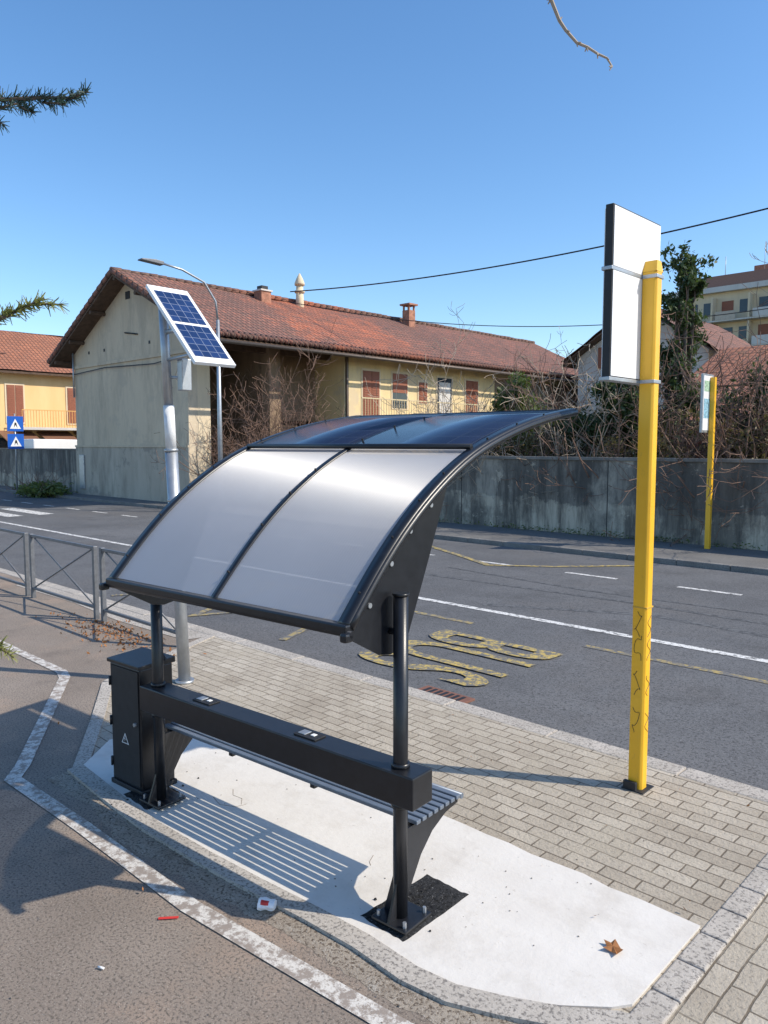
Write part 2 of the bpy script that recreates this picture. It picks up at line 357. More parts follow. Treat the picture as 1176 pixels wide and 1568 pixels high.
def patch(name,cx,cy,w,h,rot=0,hh=.014):
    V=[];F=[];n=30
    for j in range(n+1):
        for i in range(n+1):
            u=i/n-.5;v=j/n-.5
            e=min(.5-abs(u),.5-abs(v))*2
            z=.018+hh*min(1,e*5)*(.5+noise.noise(Vector((cx+u*18,cy+v*18,3)))*.9)
            jx=noise.noise(Vector((u*6,v*6,cx)))*.012
            V.append((u*w+jx,v*h-jx,z if e>0.001 else .0165))
    for j in range(n):
        for i in range(n):
            a=j*(n+1)+i;F.append((a,a+1,a+n+2,a+n+1))
    o=mesh(name,V,F,M['patch'],None,True,loc=(cx,cy,0)); o.rotation_euler=(0,0,rot); return o
patch('asphalt_patch',-2.29,2.62,.27,.48)
patch('asphalt_patch',-4.24,2.36,.30,.26)
V=[];F=[]
for pts in ([(-3.95,2.75),(-3.88,2.7),(-3.8,2.71),(-3.74,2.66)],[(-3.95,2.6),(-3.83,2.57),(-3.74,2.62),(-3.72,2.68)],[(-2.75,2.8),(-2.72,2.74),(-2.69,2.72)]):
    tube(V,F,[(x,y,.0155) for x,y in pts],.0025,4)
mesh('slab_cracks',V,F,simple('crack_dark',(.25,.21,.17),.9))
# markings
mk=root('road_markings')
strip('path_line',[(-.6,2.16),(-1.9,2.0),(-3.08,1.885),(-4.2,1.88),(-5.15,1.85),(-5.32,1.98),(-7.1,3.06),(-7.3,3.12),(-9,3.12),(-14,3.1),(-30,3.1)],.10,.006,M['whitew'],mk)
strip('centre_line',[(-80,8.61),(30,8.61)],.13,-.095,M['white'],mk)
strip('bay_line',[(-12,7.84),(-5.9,7.84)],.1,-.095,M['yelloww'],mk)
strip('bay_line_b',[(-4.3,7.84),(3,7.84)],.1,-.095,M['yelloww'],mk)
strip('bay_zigzag_a',[(-11.0,5.5),(-9.9,7.75),(-8.9,5.6),(-7.9,7.75),(-7.0,5.6)],.1,-.091,M['yelloww'],mk)
x=-44
while x<6:
    strip('edge_dash',[(x,12.2),(x+1.0,12.2)],.11,-.095,M['white'],mk); x+=2.05
strip('far_bay_zigzag',[(-12.5,13.9),(-9.7,12.5),(-8.6,11.9),(-7.6,12.6),(-6.5,13.8)],.13,-.090,M['yellowp'],mk)
for i in range(4):
    y0=7.6+i*1.0
    strip('zebra_stripe',[(-29,y0),(-25.5,y0)],.5,-.091,M['white'],mk)
strip('tar_seam_a',[(-16,10.6),(-9,10.3),(-5,10.5),(4,10.2)],.10,-.097,M['tar'],mk)  # three dark strips: branch shadows painted onto the asphalt
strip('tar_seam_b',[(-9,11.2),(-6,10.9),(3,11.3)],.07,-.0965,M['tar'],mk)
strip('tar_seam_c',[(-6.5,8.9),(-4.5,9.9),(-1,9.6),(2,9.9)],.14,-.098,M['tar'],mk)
tx=bpy.data.curves.new('bus_text','FONT'); tx.body='BUS'; tx.size=1; tx.align_x='CENTER'; tx.align_y='CENTER'; tx.offset=.012
to=bpy.data.objects.new('bus_text_tmp',tx); COL.objects.link(to)
bpy.context.view_layer.update()
me=bpy.data.meshes.new_from_object(to.evaluated_get(bpy.context.evaluated_depsgraph_get()))
bpy.data.objects.remove(to)
xs=[v.co.x for v in me.vertices];ys=[v.co.y for v in me.vertices]
wx=max(xs)-min(xs);wy=max(ys)-min(ys);mx=(max(xs)+min(xs))/2;my=(max(ys)+min(ys))/2
for v in me.vertices:
    u=(v.co.x-mx)/wx;w=(v.co.y-my)/wy
    v.co=Vector((-5.1+w*1.7, 6.5-u*1.65, -.086))
me.materials.clear(); me.materials.append(M['yellowp'])
bo=bpy.data.objects.new('bus_lettering',me); link(bo,mk)
strip('red_mark',[(-3.1,1.73),(-3.04,1.80)],.018,.007,M['red'],mk)
dr=root('road_drain',(-4.35,5.3,-.1))
box('frame',-.28,.28,-.16,.16,-.02,.018,simple('rusty_iron',(.2,.09,.06),.8),dr,.004)
for i in range(7): box('slot',-.22+i*.066,-.185+i*.066,-.12,.12,.019,.022,M['blackm'],dr)
# ---------------------------------------------------------------- shelter
SH=root('bus_shelter',(-2.264,2.482,.016),math.radians(4.5))
prof=[(-.325,1.435),(-.142,1.63),(.055,1.808),(.30,1.98),(.61,2.14),(.982,2.255),(1.349,2.335),(1.765,2.392)]
def cr(t):
    n=len(prof)-1; f=t*n; i=min(int(f),n-1); u=f-i
    P=[Vector(prof[max(0,min(n,k))]) for k in (i-1,i,i+1,i+2)]
    if i==0: P[0]=P[1]*2-P[2]
    if i==n-1: P[3]=P[2]*2-P[1]
    return .5*((2*P[1])+(-P[0]+P[2])*u+(2*P[0]-5*P[1]+4*P[2]-P[3])*u*u+(-P[0]+3*P[1]-3*P[2]+P[3])*u**3)
C=[cr(i/120) for i in range(121)]
for _ in range(60):
    C=[C[0]]+[(C[i-1]+C[i]*2+C[i+1])/4 for i in range(1,120)]+[C[120]]
def nrmC(i):
    d=(C[min(i+1,120)]-C[max(i-1,0)]).normalized(); return Vector((-d.y,d.x))
def yidx(y): return min(range(121),key=lambda i:abs(C[i].x-y))
def surf(name,x0,x1,i0,i1,off,mat,nx=2,thick=0):
    V=[];F=[];U=[]; ln=0
    rows=list(range(i0,i1+1)); last=None
    for r in rows:
        p=C[r]+nrmC(r)*off
        if last is not None: ln+=(p-last).length
        last=p
        for k in range(nx+1):
            x=x0+(x1-x0)*k/nx; V.append((x,p.x,p.y)); U.append((x-x0,ln))
    for a in range(len(rows)-1):
        for k in range(nx):
            q=a*(nx+1)+k; F.append((q,q+1,q+nx+2,q+nx+1))
    o=mesh(name,V,F,mat,SH,True,uv=U)
    if thick:
        s=o.modifiers.new('s','SOLIDIFY'); s.thickness=thick; s.offset=-1
    return o
isum=yidx(.66)
XL=-1.80; XM=-.90
surf('roof_panel_l',XL+.03,XM-.015,1,isum+1,0,M['poly'])
surf('roof_panel_r',XM+.015,-.05,1,isum+1,0,M['poly'])
surf('solar_module_l',XL+.06,XM-.02,isum+2,yidx(1.52),.012,M['pv'],thick=.012)
surf('solar_module_r',XM+.02,-.07,isum+2,yidx(1.52),.012,M['pv'],thick=.012)
surf('front_trim',XL+.03,-.04,yidx(1.52)+1,119,.006,M['black'],thick=.014)
surf('mid_bar',XM-.018,XM+.018,0,119,.010,M['black'],thick=.018)
for nm_,x0,x1 in (('edge_l',XL-.01,XL+.05),('edge_r',-.075,-.015)):
    surf(nm_,x0,x1,0,120,.014,M['black'],thick=.03)
for x in (XL,-.022):
    tubeo('edge_tube',[(x,p.x,p.y) for p in (C[i]+nrmC(i)*-.012 for i in range(0,121,4))],.020,M['black'],SH)
s_=C[isum]+nrmC(isum)*.02
tubeo('seam_bar',[(XL+.04,s_.x,s_.y),(-.06,s_.x,s_.y)],.015,M['black'],SH,8)
g=C[0]
box('rear_gutter',XL-.01,-.01,g.x-.03,g.x+.02,g.y-.03,g.y+.010,M['black'],SH,.008)
tubeo('gutter_tube',[(XL-.03,g.x-.012,g.y-.028),(.01,g.x-.012,g.y-.028)],.015,M['black'],SH)
tubeo('front_tube',[(XL-.01,1.765,2.385),(-.01,1.765,2.385)],.018,M['black'],SH)
for x in (XL-.02,.0): box('end_bracket',x-.03,x+.01,g.x-.05,g.x+.0,g.y-.06,g.y-.02,M['black'],SH,.01)
for y in (.9,1.4):
    i=yidx(y);p=C[i]+nrmC(i)*-.03; tubeo('purlin',[(XL+.03,p.x,p.y),(-.05,p.x,p.y)],.014,M['black'],SH,8)
for x in (XM,-.045,XL+.02):
    for y in (-.22,.0,.2,.4,.8,1.1,1.4):
        i=yidx(y);p=C[i];q=p+nrmC(i)*.022
        tubeo('bolt',[(x,p.x,p.y),(x,q.x,q.y)],.006,M['blackm'],SH,8,False)
pan=[(-.33,1.405),(-.15,1.60),(.04,1.775),(.22,1.90),(.46,2.03),(.42,1.93),(.30,1.66),(.125,1.29),(.09,1.255),(.0,1.24),(-.08,1.255),(-.315,1.385)]
for x in (-.066,XL+.018):
    bev(prism_x('end_panel',pan,x,x+.008,M['black'],SH),.003)
for (y,z) in ((.30,1.90),(.14,1.79),(.0,1.655),(-.15,1.49)):
    tubeo('panel_bolt',[(-.058,y,z),(-.050,y,z)],.012,M['galv'],SH,12,False)
for x in (0,-1.855):
    xo=x
    tubeo('post',[(xo,0,0),(xo,0,1.52)],.034,M['black'],SH,20)
    tubeo('post_cap',[(xo,0,1.52),(xo,0,1.53)],.038,M['black'],SH,20)
    for zc in (.745,.56):
        tubeo('collar',[(xo,0,zc-.012),(xo,0,zc+.012)],.043,M['black'],SH,20)
    box('base_plate',xo-.10,xo+.10,-.09,.11,.016,.03,M['black'],SH,.004)
    prism_x('foot_fin',[(-.09,.03),(.0,.03),(.0,.30),(-.03,.2)],xo-.006,xo+.006,M['black'],SH)
    prism_y('foot_fin_side',[(xo-.09,.03),(xo,.03),(xo,.30),(xo-.035,.22)],-.006,.006,M['black'],SH)
    prism_x('seat_arm_post',[(.0,.06),(.02,.06),(.09,.17),(.15,.26),(.24,.34),(.35,.388),(.455,.402),(.46,.427),(.0,.427)],xo-.008,xo+.008,M['black'],SH)
    for bx in (-.075,.075):
        for by in (-.065,.085):
            tubeo('anchor_bolt',[(xo+bx,by,.03),(xo+bx,by,.056)],.009,M['galv'],SH,6,False)
    tubeo('panel_stub',[(xo,0,1.35),(xo+(-.06 if x==0 else .06),0,1.35)],.016,M['black'],SH,8)
bev(box('back_beam',-1.94,.125,-.075,.075,.585,.735,M['black'],SH),.006)
for x in (-1.40,-.58):
    bev(box('charger_plate',x-.075,x+.075,-.035,.045,.735,.742,M['blackm'],SH),.002)
    bev(box('charger_port',x-.06,x-.01,-.02,.03,.742,.747,M['galv'],SH),.002)
    bev(box('charger_light',x+.015,x+.04,-.005,.02,.742,.746,M['whitepl'],SH),.001)
for i in range(8):
    y=.085+i*.047
    bev(box('seat_slat',-1.93,.03,y,y+.033,.432,.452,M['steelblue'],SH),.004)
for x in (-1.89,-1.3,-.65,-.03): box('seat_cross',x-.015,x+.015,.09,.44,.412,.4305,M['black'],SH)
tubeo('seat_front_nose',[(-1.93,.463,.436),(.03,.463,.436)],.014,M['steelblue'],SH,12)
CB=root('electrical_cabinet',(-4.45,2.42,.016),math.radians(4.5))
bev(box('body',-.165,.165,-.13,.11,.03,.80,M['black'],CB),.008)
box('plinth',-.175,.175,-.14,.12,.0,.03,M['blackm'],CB,.004)
bev(prism_x('lid',[(-.145,.802),(.125,.802),(.125,.84),(-.145,.825)],-.178,.178,M['black'],CB),.004)
box('door',-.15,.15,-.136,-.131,.05,.785,M['blackm'],CB,.002)
for z in (.15,.42,.68): tubeo('hinge',[(-.155,-.14,z-.03),(-.155,-.14,z+.03)],.008,M['black'],CB,8)
tubeo('lock',[(.12,-.136,.45),(.12,-.15,.45)],.012,M['galv'],CB,10,False)
mesh('warning_triangle',[(-.04,-.1385,.30),(.04,-.1385,.30),(0,-.1385,.37)],[(0,1,2)],M['whitepl'],CB)
mesh('warning_triangle_inner',[(-.029,-.1395,.306),(.029,-.1395,.306),(0,-.1395,.357)],[(0,1,2)],M['blackm'],CB)
mesh('warning_bolt',[(-.004,-.1405,.312),(.006,-.1405,.333),(.0,-.1405,.333),(.004,-.1405,.35),(-.008,-.1405,.33),(-.001,-.1405,.33)],[(0,1,2,3,4,5)],M['whitepl'],CB)
tubeo('cable_conduit',[(.14,.02,.84),(.14,.02,.86),(.2,.0,.9),(.28,-.02,.86)],.012,M['black'],CB,8)
# ---------------------------------------------------------------- yellow bus stop pole
BP=root('bus_stop_sign',(-2.11,4.575,0))
bev(prism('post',[(-.045,-.045),(.03,-.045),(.045,-.03),(.045,.03),(.03,.045),(-.045,.045)],.0,3.24,M['yellow'],BP),.004)
V=[(-.045,-.045,3.24),(.045,-.045,3.24),(.045,.045,3.24),(-.045,.045,3.24),(-.045,-.01,3.31),(.03,-.01,3.31),(.03,.045,3.31),(-.045,.045,3.31)]
mesh('post_top',V,[(0,1,5,4),(1,2,6,5),(2,3,7,6),(3,0,4,7),(4,5,6,7)],M['yellow'],BP)
bev(box('sign_case',-.10,-.05,-.42,.20,2.58,3.57,M['blackm'],BP),.004)
box('sign_face_top',-.049,-.0465,-.41,.195,3.225,3.56,M['whitepl'],BP)
box('sign_face_bottom',-.049,-.0465,-.41,.195,2.60,3.20,M['whitepl'],BP)
box('sign_back',-.108,-.101,-.41,.195,2.60,3.55,M['whitepl'],BP)
for z in (3.2,2.572):
    box('bracket',-.112,-.044,-.432,.212,z,z+.022,M['galv'],BP,.003)
    box('bracket_clip',-.044,.05,-.05,.05,z,z+.022,M['galv'],BP,.003)
box('base_shoe',-.065,.02,-.075,-.047,0,.06,M['blackm'],BP,.004)
box('base_flange',-.075,.075,-.08,.08,.005,.012,M['blackm'],BP,.003)
box('post_seam',-.047,.047,-.047,.047,1.18,1.19,simple('yellow_dark',(.6,.36,.05)),BP,.001)
V=[];F=[]
for z0 in (.38,.62,.85,1.0):
    pts=[(-.005+.024*math.sin(k/13*7+z0*9),-.0465,z0+k/13*.17+.02*math.sin(k/13*12)) for k in range(14)]
    tube(V,F,pts,.0016,4)
    pts=[(.0462,.022*math.sin(k*.8+z0*5),z0+.012*k) for k in range(12)]
    tube(V,F,pts,.0016,4)
mesh('graffiti',V,F,M['blackm'],BP)
BQ=root('bus_stop_sign',(-6.2,16.45,0))
bev(box('post',-.05,.05,-.05,.05,0,3.6,M['yellow'],BQ),.006)
bev(box('sign_case',-.10,-.055,-.40,.16,2.45,3.66,M['galv'],BQ),.004)
box('timetable',-.054,-.05,-.37,.13,2.5,3.62,M['whitepl'],BQ)
box('timetable_map',-.0495,-.047,-.34,.10,2.75,3.15,simple('map_print',(.25,.45,.55),.5,0,.6,25),BQ)
box('timetable_head',-.0495,-.047,-.34,.10,3.3,3.52,simple('map_print2',(.35,.5,.35),.5,0,.6,25),BQ)
# ---------------------------------------------------------------- solar street lamp pole
SP=root('solar_street_light',(-6.147,3.764,0))
lean=Vector((-.0724,-.069,0))
def lp(z): return (lean.x*z/3.5*1.2,lean.y*z/3.5*1.2,z)
tubeo('pole_lower',[lp(0),lp(1.0),lp(2.15)],.056,M['galv'],SP,20)
tubeo('pole_mid',[lp(2.15),lp(2.55)],.048,simple('pale_wrap',(.7,.7,.7),.6),SP,20)
tubeo('pole_upper',[lp(2.55),lp(3.5)],.040,M['galv'],SP,20)
for z in (1.0,1.7,2.15): tubeo('pole_ring',[lp(z-.012),lp(z+.012)],.061,M['galv'],SP,20)
tubeo('base_ring',[(0,0,0),(0,0,.03)],.085,M['galv'],SP,20)
down=Vector((.672,.0195,-.68)).normalized()
wid=Vector((-.0287,.999,0)).normalized()
nm=wid.cross(down)
if nm.z<0: nm=-nm
cw=Vector((-1.66,6.72)); cs=.7236*cw.x-.6902*cw.y; cn=.6902*cw.x+.7236*cw.y
cen=Vector((cs+6.147,cn-3.764,3.23))
def oriented(name,hx,hy,z0,z1,mat,cx=0,cy=0):
    V=[]
    for zz in (z0,z1):
        for sx,sy in ((-1,-1),(1,-1),(1,1),(-1,1)):
            V.append(cen+wid*(cx+sx*hx)+down*(cy+sy*hy)+nm*zz)
    F=[(0,3,2,1),(4,5,6,7),(0,1,5,4),(1,2,6,5),(2,3,7,6),(3,0,4,7)]
    U=[(0,0),(2*hx,0),(2*hx,2*hy),(0,2*hy)]*2
    return mesh(name,V,F,mat,SP,uv=U)
oriented('module_frame',.205,.50,-.03,0,M['whitepl'])
oriented('module_cells_top',.17,.205,.001,.004,M['pvs'],cy=-.222)
oriented('module_cells_bottom',.17,.205,.001,.004,M['pvs'],cy=.222)
pt=Vector(lp(3.2))
tubeo('module_arm',[pt,cen-nm*.04],.022,M['galv'],SP,10)
tubeo('module_strut',[Vector(lp(2.95)),cen-nm*.04+down*.3],.014,M['galv'],SP,8)
oriented('module_rail',.02,.42,-.055,-.031,M['galv'])
box('battery_box',.04,.12,-.03,.07,2.68,2.96,M['galv'],SP,.008)
tubeo('box_bracket',[Vector(lp(2.8)),(.06,.02,2.8)],.012,M['galv'],SP,8)
# ---------------------------------------------------------------- barriers
def barrier(s0,s1):
    B=root('pedestrian_barrier',(0,4.42,0)); V=[];F=[]
    for s in (s0,s1):
        addbox(V,F,s-.028,s+.028,-.028,.028,-.02,.93)
    addbox(V,F,s0+.028,s1-.028,-.02,.02,.885,.925); addbox(V,F,s0+.028,s1-.028,-.02,.02,.13,.165)
    bev(mesh('frame',V,F,M['grayrail'],B),.006)
    tubeo('brace_a',[(s0+.03,.0,.15),(s1-.03,.0,.9)],.012,M['grayrail'],B,8)
    tubeo('brace_b',[(s0+.03,.012,.9),(s1-.03,.012,.15)],.012,M['grayrail'],B,8)
for s0,s1 in ((-9.05,-7.3),(-11.2,-9.25),(-13.35,-11.4),(-15.5,-13.55),(-17.65,-15.7)): barrier(s0,s1)
# ---------------------------------------------------------------- perimeter wall
W=root('perimeter_wall')
box('wall_body',-24.9,40,16.96,17.22,-.1,1.82,M['wall'],W)
box('wall_cap',-24.9,40,16.92,17.26,1.822,1.90,M['wallcap'],W,.01)
x=-22
while x<30:
    box('wall_joint',x,x+.02,16.955,16.959,.0,1.82,M['blackm'],W); x+=4.4
W2=root('garden_wall')
box('wall_body',-45.8,-34.25,15.8,16.05,-.1,1.95,M['wall'],W2)
box('wall_cap',-45.8,-34.25,15.77,16.08,1.952,2.02,M['wallcap'],W2,.01)
# ---------------------------------------------------------------- farmhouse
FH=root('farmhouse')
sL,sR,n0,n1=-34.0,-24.8,15.6,44.3
ap=-28.9; ez=6.0; az=9.0
ER=-22.6; EL=-35.0
def rz(s):
    return az-abs(s-ap)*(az-ez)/(6.3 if s>ap else 5.9)
def gable(name,y0,y1,mat):
    return prism_y(name,[(sL,-.1),(sR,-.1),(sR,rz(sR)-.14),(ap,az-.14),(sL,rz(sL)-.14)],y0,y1,mat,FH)
gable('gable_wall',n0,n0+.4,M['gable']); gable('rear_gable',n1-.4,n1,M['gable'])
box('gable_plinth',sL-.03,sR+.03,n0-.05,n0-.002,-.1,2.1,M['plinth'],FH)
box('string_course',sL-.02,sR+.02,n0-.06,n0-.002,5.55,5.68,M['gable'],FH)
box('string_course_low',sL-.04,sR+.04,n0-.08,n0-.002,2.1,2.18,M['gable'],FH)
box('corner_pier',sR-.6,sR,n0+.4,n0+.95,-.1,6.2,M['cream'],FH)
box('west_wall',sL,sL+.4,n0+.4,n1-.4,-.1,6.3,M['gable'],FH)
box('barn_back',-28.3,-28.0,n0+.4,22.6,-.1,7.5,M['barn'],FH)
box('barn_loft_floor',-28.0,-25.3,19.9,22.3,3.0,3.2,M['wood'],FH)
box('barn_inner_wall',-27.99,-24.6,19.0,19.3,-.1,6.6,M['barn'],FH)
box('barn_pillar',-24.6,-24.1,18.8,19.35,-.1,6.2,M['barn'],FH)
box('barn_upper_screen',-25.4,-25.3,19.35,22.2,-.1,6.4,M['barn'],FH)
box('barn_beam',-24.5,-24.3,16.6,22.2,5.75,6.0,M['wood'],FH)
fx=-23.5; K_=.955
def zs(z): return 2.2+(z-2.2)*K_
box('front_wall',-23.9,fx,22.25,n1-.4,-.1,6.1,M['yplaster'],FH)
box('front_wall_end',-27.8,-23.9,22.25,22.55,-.1,6.5,M['yplaster'],FH)
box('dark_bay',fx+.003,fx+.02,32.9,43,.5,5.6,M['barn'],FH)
box('downpipe',fx,fx+.1,22.3,22.4,0,6.0,M['metalroofpipe'],FH)
def window(n_a,n_b,z0,z1,kind='shut'):
    n_a*=K_;n_b*=K_;z0=zs(z0);z1=zs(z1)
    box('window_reveal',fx+.002,fx+.03,n_a-.08,n_b+.08,z0-.05,z1+.1,M['cream'],FH)
    m=(n_a+n_b)/2
    if kind=='shut':
        for a,b in ((n_a,m-.01),(m+.01,n_b)):
            V=[];F=[]; addbox(V,F,fx+.032,fx+.05,a,b,z0,z1)
            z=z0+.08
            while z<z1-.08: addbox(V,F,fx+.052,fx+.07,a+.06,b-.06,z,z+.05); z+=.1
            mesh('shutter',V,F,M['shut'],FH)
    elif kind=='half':
        box('glazing',fx+.031,fx+.04,n_a,n_b,z0,z1,M['glass'],FH)
        box('blind',fx+.041,fx+.06,n_a,n_b,z0+(z1-z0)*.45,z1,M['shut'],FH)
    else:
        box('glazing',fx+.031,fx+.04,n_a,n_b,z0,z1,M['glass'],FH)
        box('curtain',fx+.041,fx+.05,n_a+.1,n_b-.1,z0,z1-.2,simple('curtain',(.6,.57,.53)),FH)
window(24.4,25.45,3.3,5.5); window(26.35,27.35,3.9,5.5,'half'); window(29.6,30.7,3.3,5.5,'curtain'); window(31.9,32.9,3.3,5.5)
window(28.2,28.8,4.2,5.2,'shut')
box('balcony_slab',fx,fx+.9,22.4,32,3.0,3.12,M['pale'],FH)
V=[];F=[]
addbox(V,F,fx+.83,fx+.88,22.4,32,4.1,4.15); addbox(V,F,fx+.83,fx+.88,22.4,32,3.22,3.26)
y=22.45
while y<32: addbox(V,F,fx+.845,fx+.865,y,y+.02,3.12,4.1); y+=.16
mesh('balcony_railing',V,F,simple('rail_cream',(.6,.48,.28)),FH)
def slope(name,s0,z0,s1,z1,y0,y1,mat,parent,under):
    d=Vector((s1-s0,z1-z0)); ln=d.length
    K=24; V=[];F=[];U=[]
    NY=max(2,int((y1-y0)/.6))
    for j in range(NY+1):
        yy=y0+(y1-y0)*j/NY
        for k in range(K+1):
            t=k/K; sag=.12*noise.noise(Vector((yy*.16,t*2.1,s0)))+.04*noise.noise(Vector((yy*1.3,t*9,s0+4)))
            V.append((s0+d.x*t,yy,z0+d.y*t+sag)); U.append((yy,ln*t))
    for j in range(NY):
        for k in range(K):
            a=j*(K+1)+k; F.append((a,a+1,a+K+2,a+K+1))
    o=mesh(name,V,F,mat,parent,True,uv=U)
    q=[(s0,z0-.14),(s1,z1-.14),(s1,z1-.22),(s0,z0-.22)]
    prism_y(name+'_boarding',q,y0+.05,y1-.05,under,parent)
    return o
yr0,yr1=n0-.75,n1+.5
slope('roof_east',ER,rz(ER),ap,az,yr0,yr1,M['tile'],FH,M['wood'])
slope('roof_west',EL,rz(EL),ap,az,yr0,yr1,M['tile'],FH,M['wood'])
def tuv(V): return [(v[1],v[0]*.9) for v in V]
V=[];F=[];y=yr0
while y<yr1:
    j=.03*noise.noise(Vector((y,0,0))); tube(V,F,[(ap,y,az-.02+j),(ap,y+.42,az+.02+j)],[.14,.12],8); y+=.4
mesh('ridge_tiles',V,F,M['tile'],FH,True,uv=tuv(V))
V=[];F=[]
for se in (ER,EL):
    k=0
    while k<16:
        t0=k/16;t1=(k+1.05)/16
        a=(ap+(se-ap)*t0,yr0+.06,az+(rz(se)-az)*t0-.02);b=(ap+(se-ap)*t1,yr0+.06,az+(rz(se)-az)*t1+.01)
        tube(V,F,[a,b],[.11,.12],8); k+=1
mesh('verge_tiles',V,F,M['tile'],FH,True,uv=tuv(V))
V=[];F=[];y=yr0
while y<yr1:
    z=rz(ER); tube(V,F,[(ER+.08,y,z-.02),(ER-.3,y,z+.14)],.09,6); y+=.24
mesh('eave_tile_ends',V,F,M['tile'],FH,True,uv=tuv(V))
tubeo('gutter',[(ER+.15,yr0,ez-.25),(ER+.15,yr1,ez-.25)],.07,M['metalroofpipe'],FH,8)
V=[];F=[];y=n0+.5
while y<n1:
    tube(V,F,[(ER-.15,y,rz(ER-.15)-.28),(-24.9,y,rz(-24.9)-.28)],.06,5); y+=.9
mesh('rafters',V,F,M['wood'],FH)
V=[];F=[]
for s in (-34.5,-33,-31,-28.9,-27.3,-25.5,-23.3):
    tube(V,F,[(s,yr0+.1,rz(s)-.3),(s,n0+.05,rz(s)-.3)],.09,6)
mesh('purlin_ends',V,F,M['wood'],FH)
box('gable_vent',-29.2,-28.85,n0-.02,n0-.003,8.0,8.3,M['blackm'],FH)
for s in (-32.6,-31.2,-27.5,-26.3): box('putlog_hole',s,s+.12,n0-.012,n0-.003,6.1,6.22,M['blackm'],FH)
box('meter_box',-33.6,-33.15,n0-.12,n0-.052,.25,1.75,M['galv'],FH,.01)
tubeo('cable_on_gable',[(-34.0,n0-.09,5.3),(-31,n0-.09,5.42),(-27,n0-.09,5.3),(-25,n0-.09,5.45)],.02,M['blackm'],FH,5)
tubeo('wall_tie',[(-29.3,n0-.03,6.7),(-28.3,n0-.03,6.55)],.03,M['blackm'],FH,5)
tubeo('gable_pipe',[(-33.9,n0-.1,4.3),(-33.9,n0-.1,6.3)],.04,M['galv'],FH,8)
brick=simple('chimney_brick',(.36,.17,.11),.9,0,.35,6,.4,12)
box('chimney_small',-28.6,-28.05,21.5,22.05,8.3,9.05,brick,FH,.02); box('chimney_small_cap',-28.65,-28.0,21.45,22.1,9.052,9.12,M['pale'],FH); box('chimney_small_cowl',-28.5,-28.15,21.6,21.95,9.125,9.3,M['blackm'],FH)
tubeo('chimney_tall',[(-28.5,24.1,8.2),(-28.5,24.1,9.7)],[.22,.16],M['cream'],FH,10)
tubeo('chimney_tall_collar',[(-28.5,24.1,9.35),(-28.5,24.1,9.45)],.24,M['cream'],FH,10)
tubeo('chimney_tall_head',[(-28.5,24.1,9.7),(-28.5,24.1,9.8),(-28.5,24.1,10.0),(-28.5,24.1,10.25)],[.24,.24,.16,.03],M['cream'],FH,10)
box('chimney_brick',-28.4,-27.9,31.2,31.7,8.0,9.4,brick,FH,.02)
box('chimney_brick_cap',-28.5,-27.8,31.1,31.8,9.65,9.74,brick,FH)
for a in (-28.38,-28.0):
    for c in (31.22,31.6): box('chimney_leg',a,a+.08,c,c+.08,9.4,9.65,brick,FH)
# ---------------------------------------------------------------- yellow house left
YH=root('yellow_house')
box('walls',-56,-46,15.2,27,-.1,6.7,M['yplaster2'],YH)
slope('roof_a',-45.4,6.45,-51,9.3,14.6,27.6,M['tile2'],YH,M['wood']); slope('roof_b',-56.6,6.45,-51,9.3,14.6,27.6,M['tile2'],YH,M['wood'])
prism_y('gable_fill',[(-56,6.7),(-46,6.7),(-51,9.0)],15.25,15.5,M['yplaster2'],YH)
def win_px(parent,x,y0,y1,z0,z1,mat=M['shut']):
    box('window_frame',x+.002,x+.04,y0-.1,y1+.1,z0-.1,z1+.1,M['cream'],parent)
    V=[];F=[]; m_=(y0+y1)/2
    addbox(V,F,x+.042,x+.07,y0,m_-.02,z0,z1); addbox(V,F,x+.042,x+.07,m_+.02,y1,z0,z1)
    z=z0+.08
    while z<z1-.1: addbox(V,F,x+.072,x+.085,y0+.06,m_-.08,z,z+.06); addbox(V,F,x+.072,x+.085,m_+.08,y1-.06,z,z+.06); z+=.12
    mesh('shutters',V,F,mat,parent)
win_px(YH,-46,17.1,18.0,3.5,5.6); win_px(YH,-46,20.6,21.6,3.5,5.6)
box('balcony',-46,-44.9,17.5,23,3.05,3.2,M['pale'],YH)
V=[];F=[];addbox(V,F,-44.98,-44.93,17.5,23,4.15,4.2);y=17.5
while y<23: addbox(V,F,-44.97,-44.94,y,y+.025,3.2,4.15); y+=.16
mesh('balcony_rail',V,F,simple('rail_orange',(.7,.38,.12)),YH)
awn=simple('awning_brown',(.2,.1,.06))
for y in (16.5,18.7,20.9):
    prism_y('awning',[(-46,3.0),(-44.6,2.45),(-44.6,2.4),(-46,2.9)],y,y+1.9,awn,YH)
box('shop_front',-46+.002,-45.95,16.5,22.8,.3,2.6,M['glass'],YH)
VN=root('white_van',(-41.5,18.6,0))
bev(prism_x('body',[(-2.3,.4),(2.2,.4),(2.2,1.3),(1.95,1.5),(1.35,2.45),(-2.3,2.5)],-.95,.95,M['whitepl'],VN),.06)
prism_x('side_window',[(.4,1.55),(1.75,1.55),(1.3,2.2),(.4,2.25)],-.96,.96,M['glass'],VN)
for y in (-1.5,1.5):
    for x in (-.9,.7): tubeo('wheel',[(x,y,.35),(x+.2,y,.35)],.34,M['blackm'],VN,20,False)
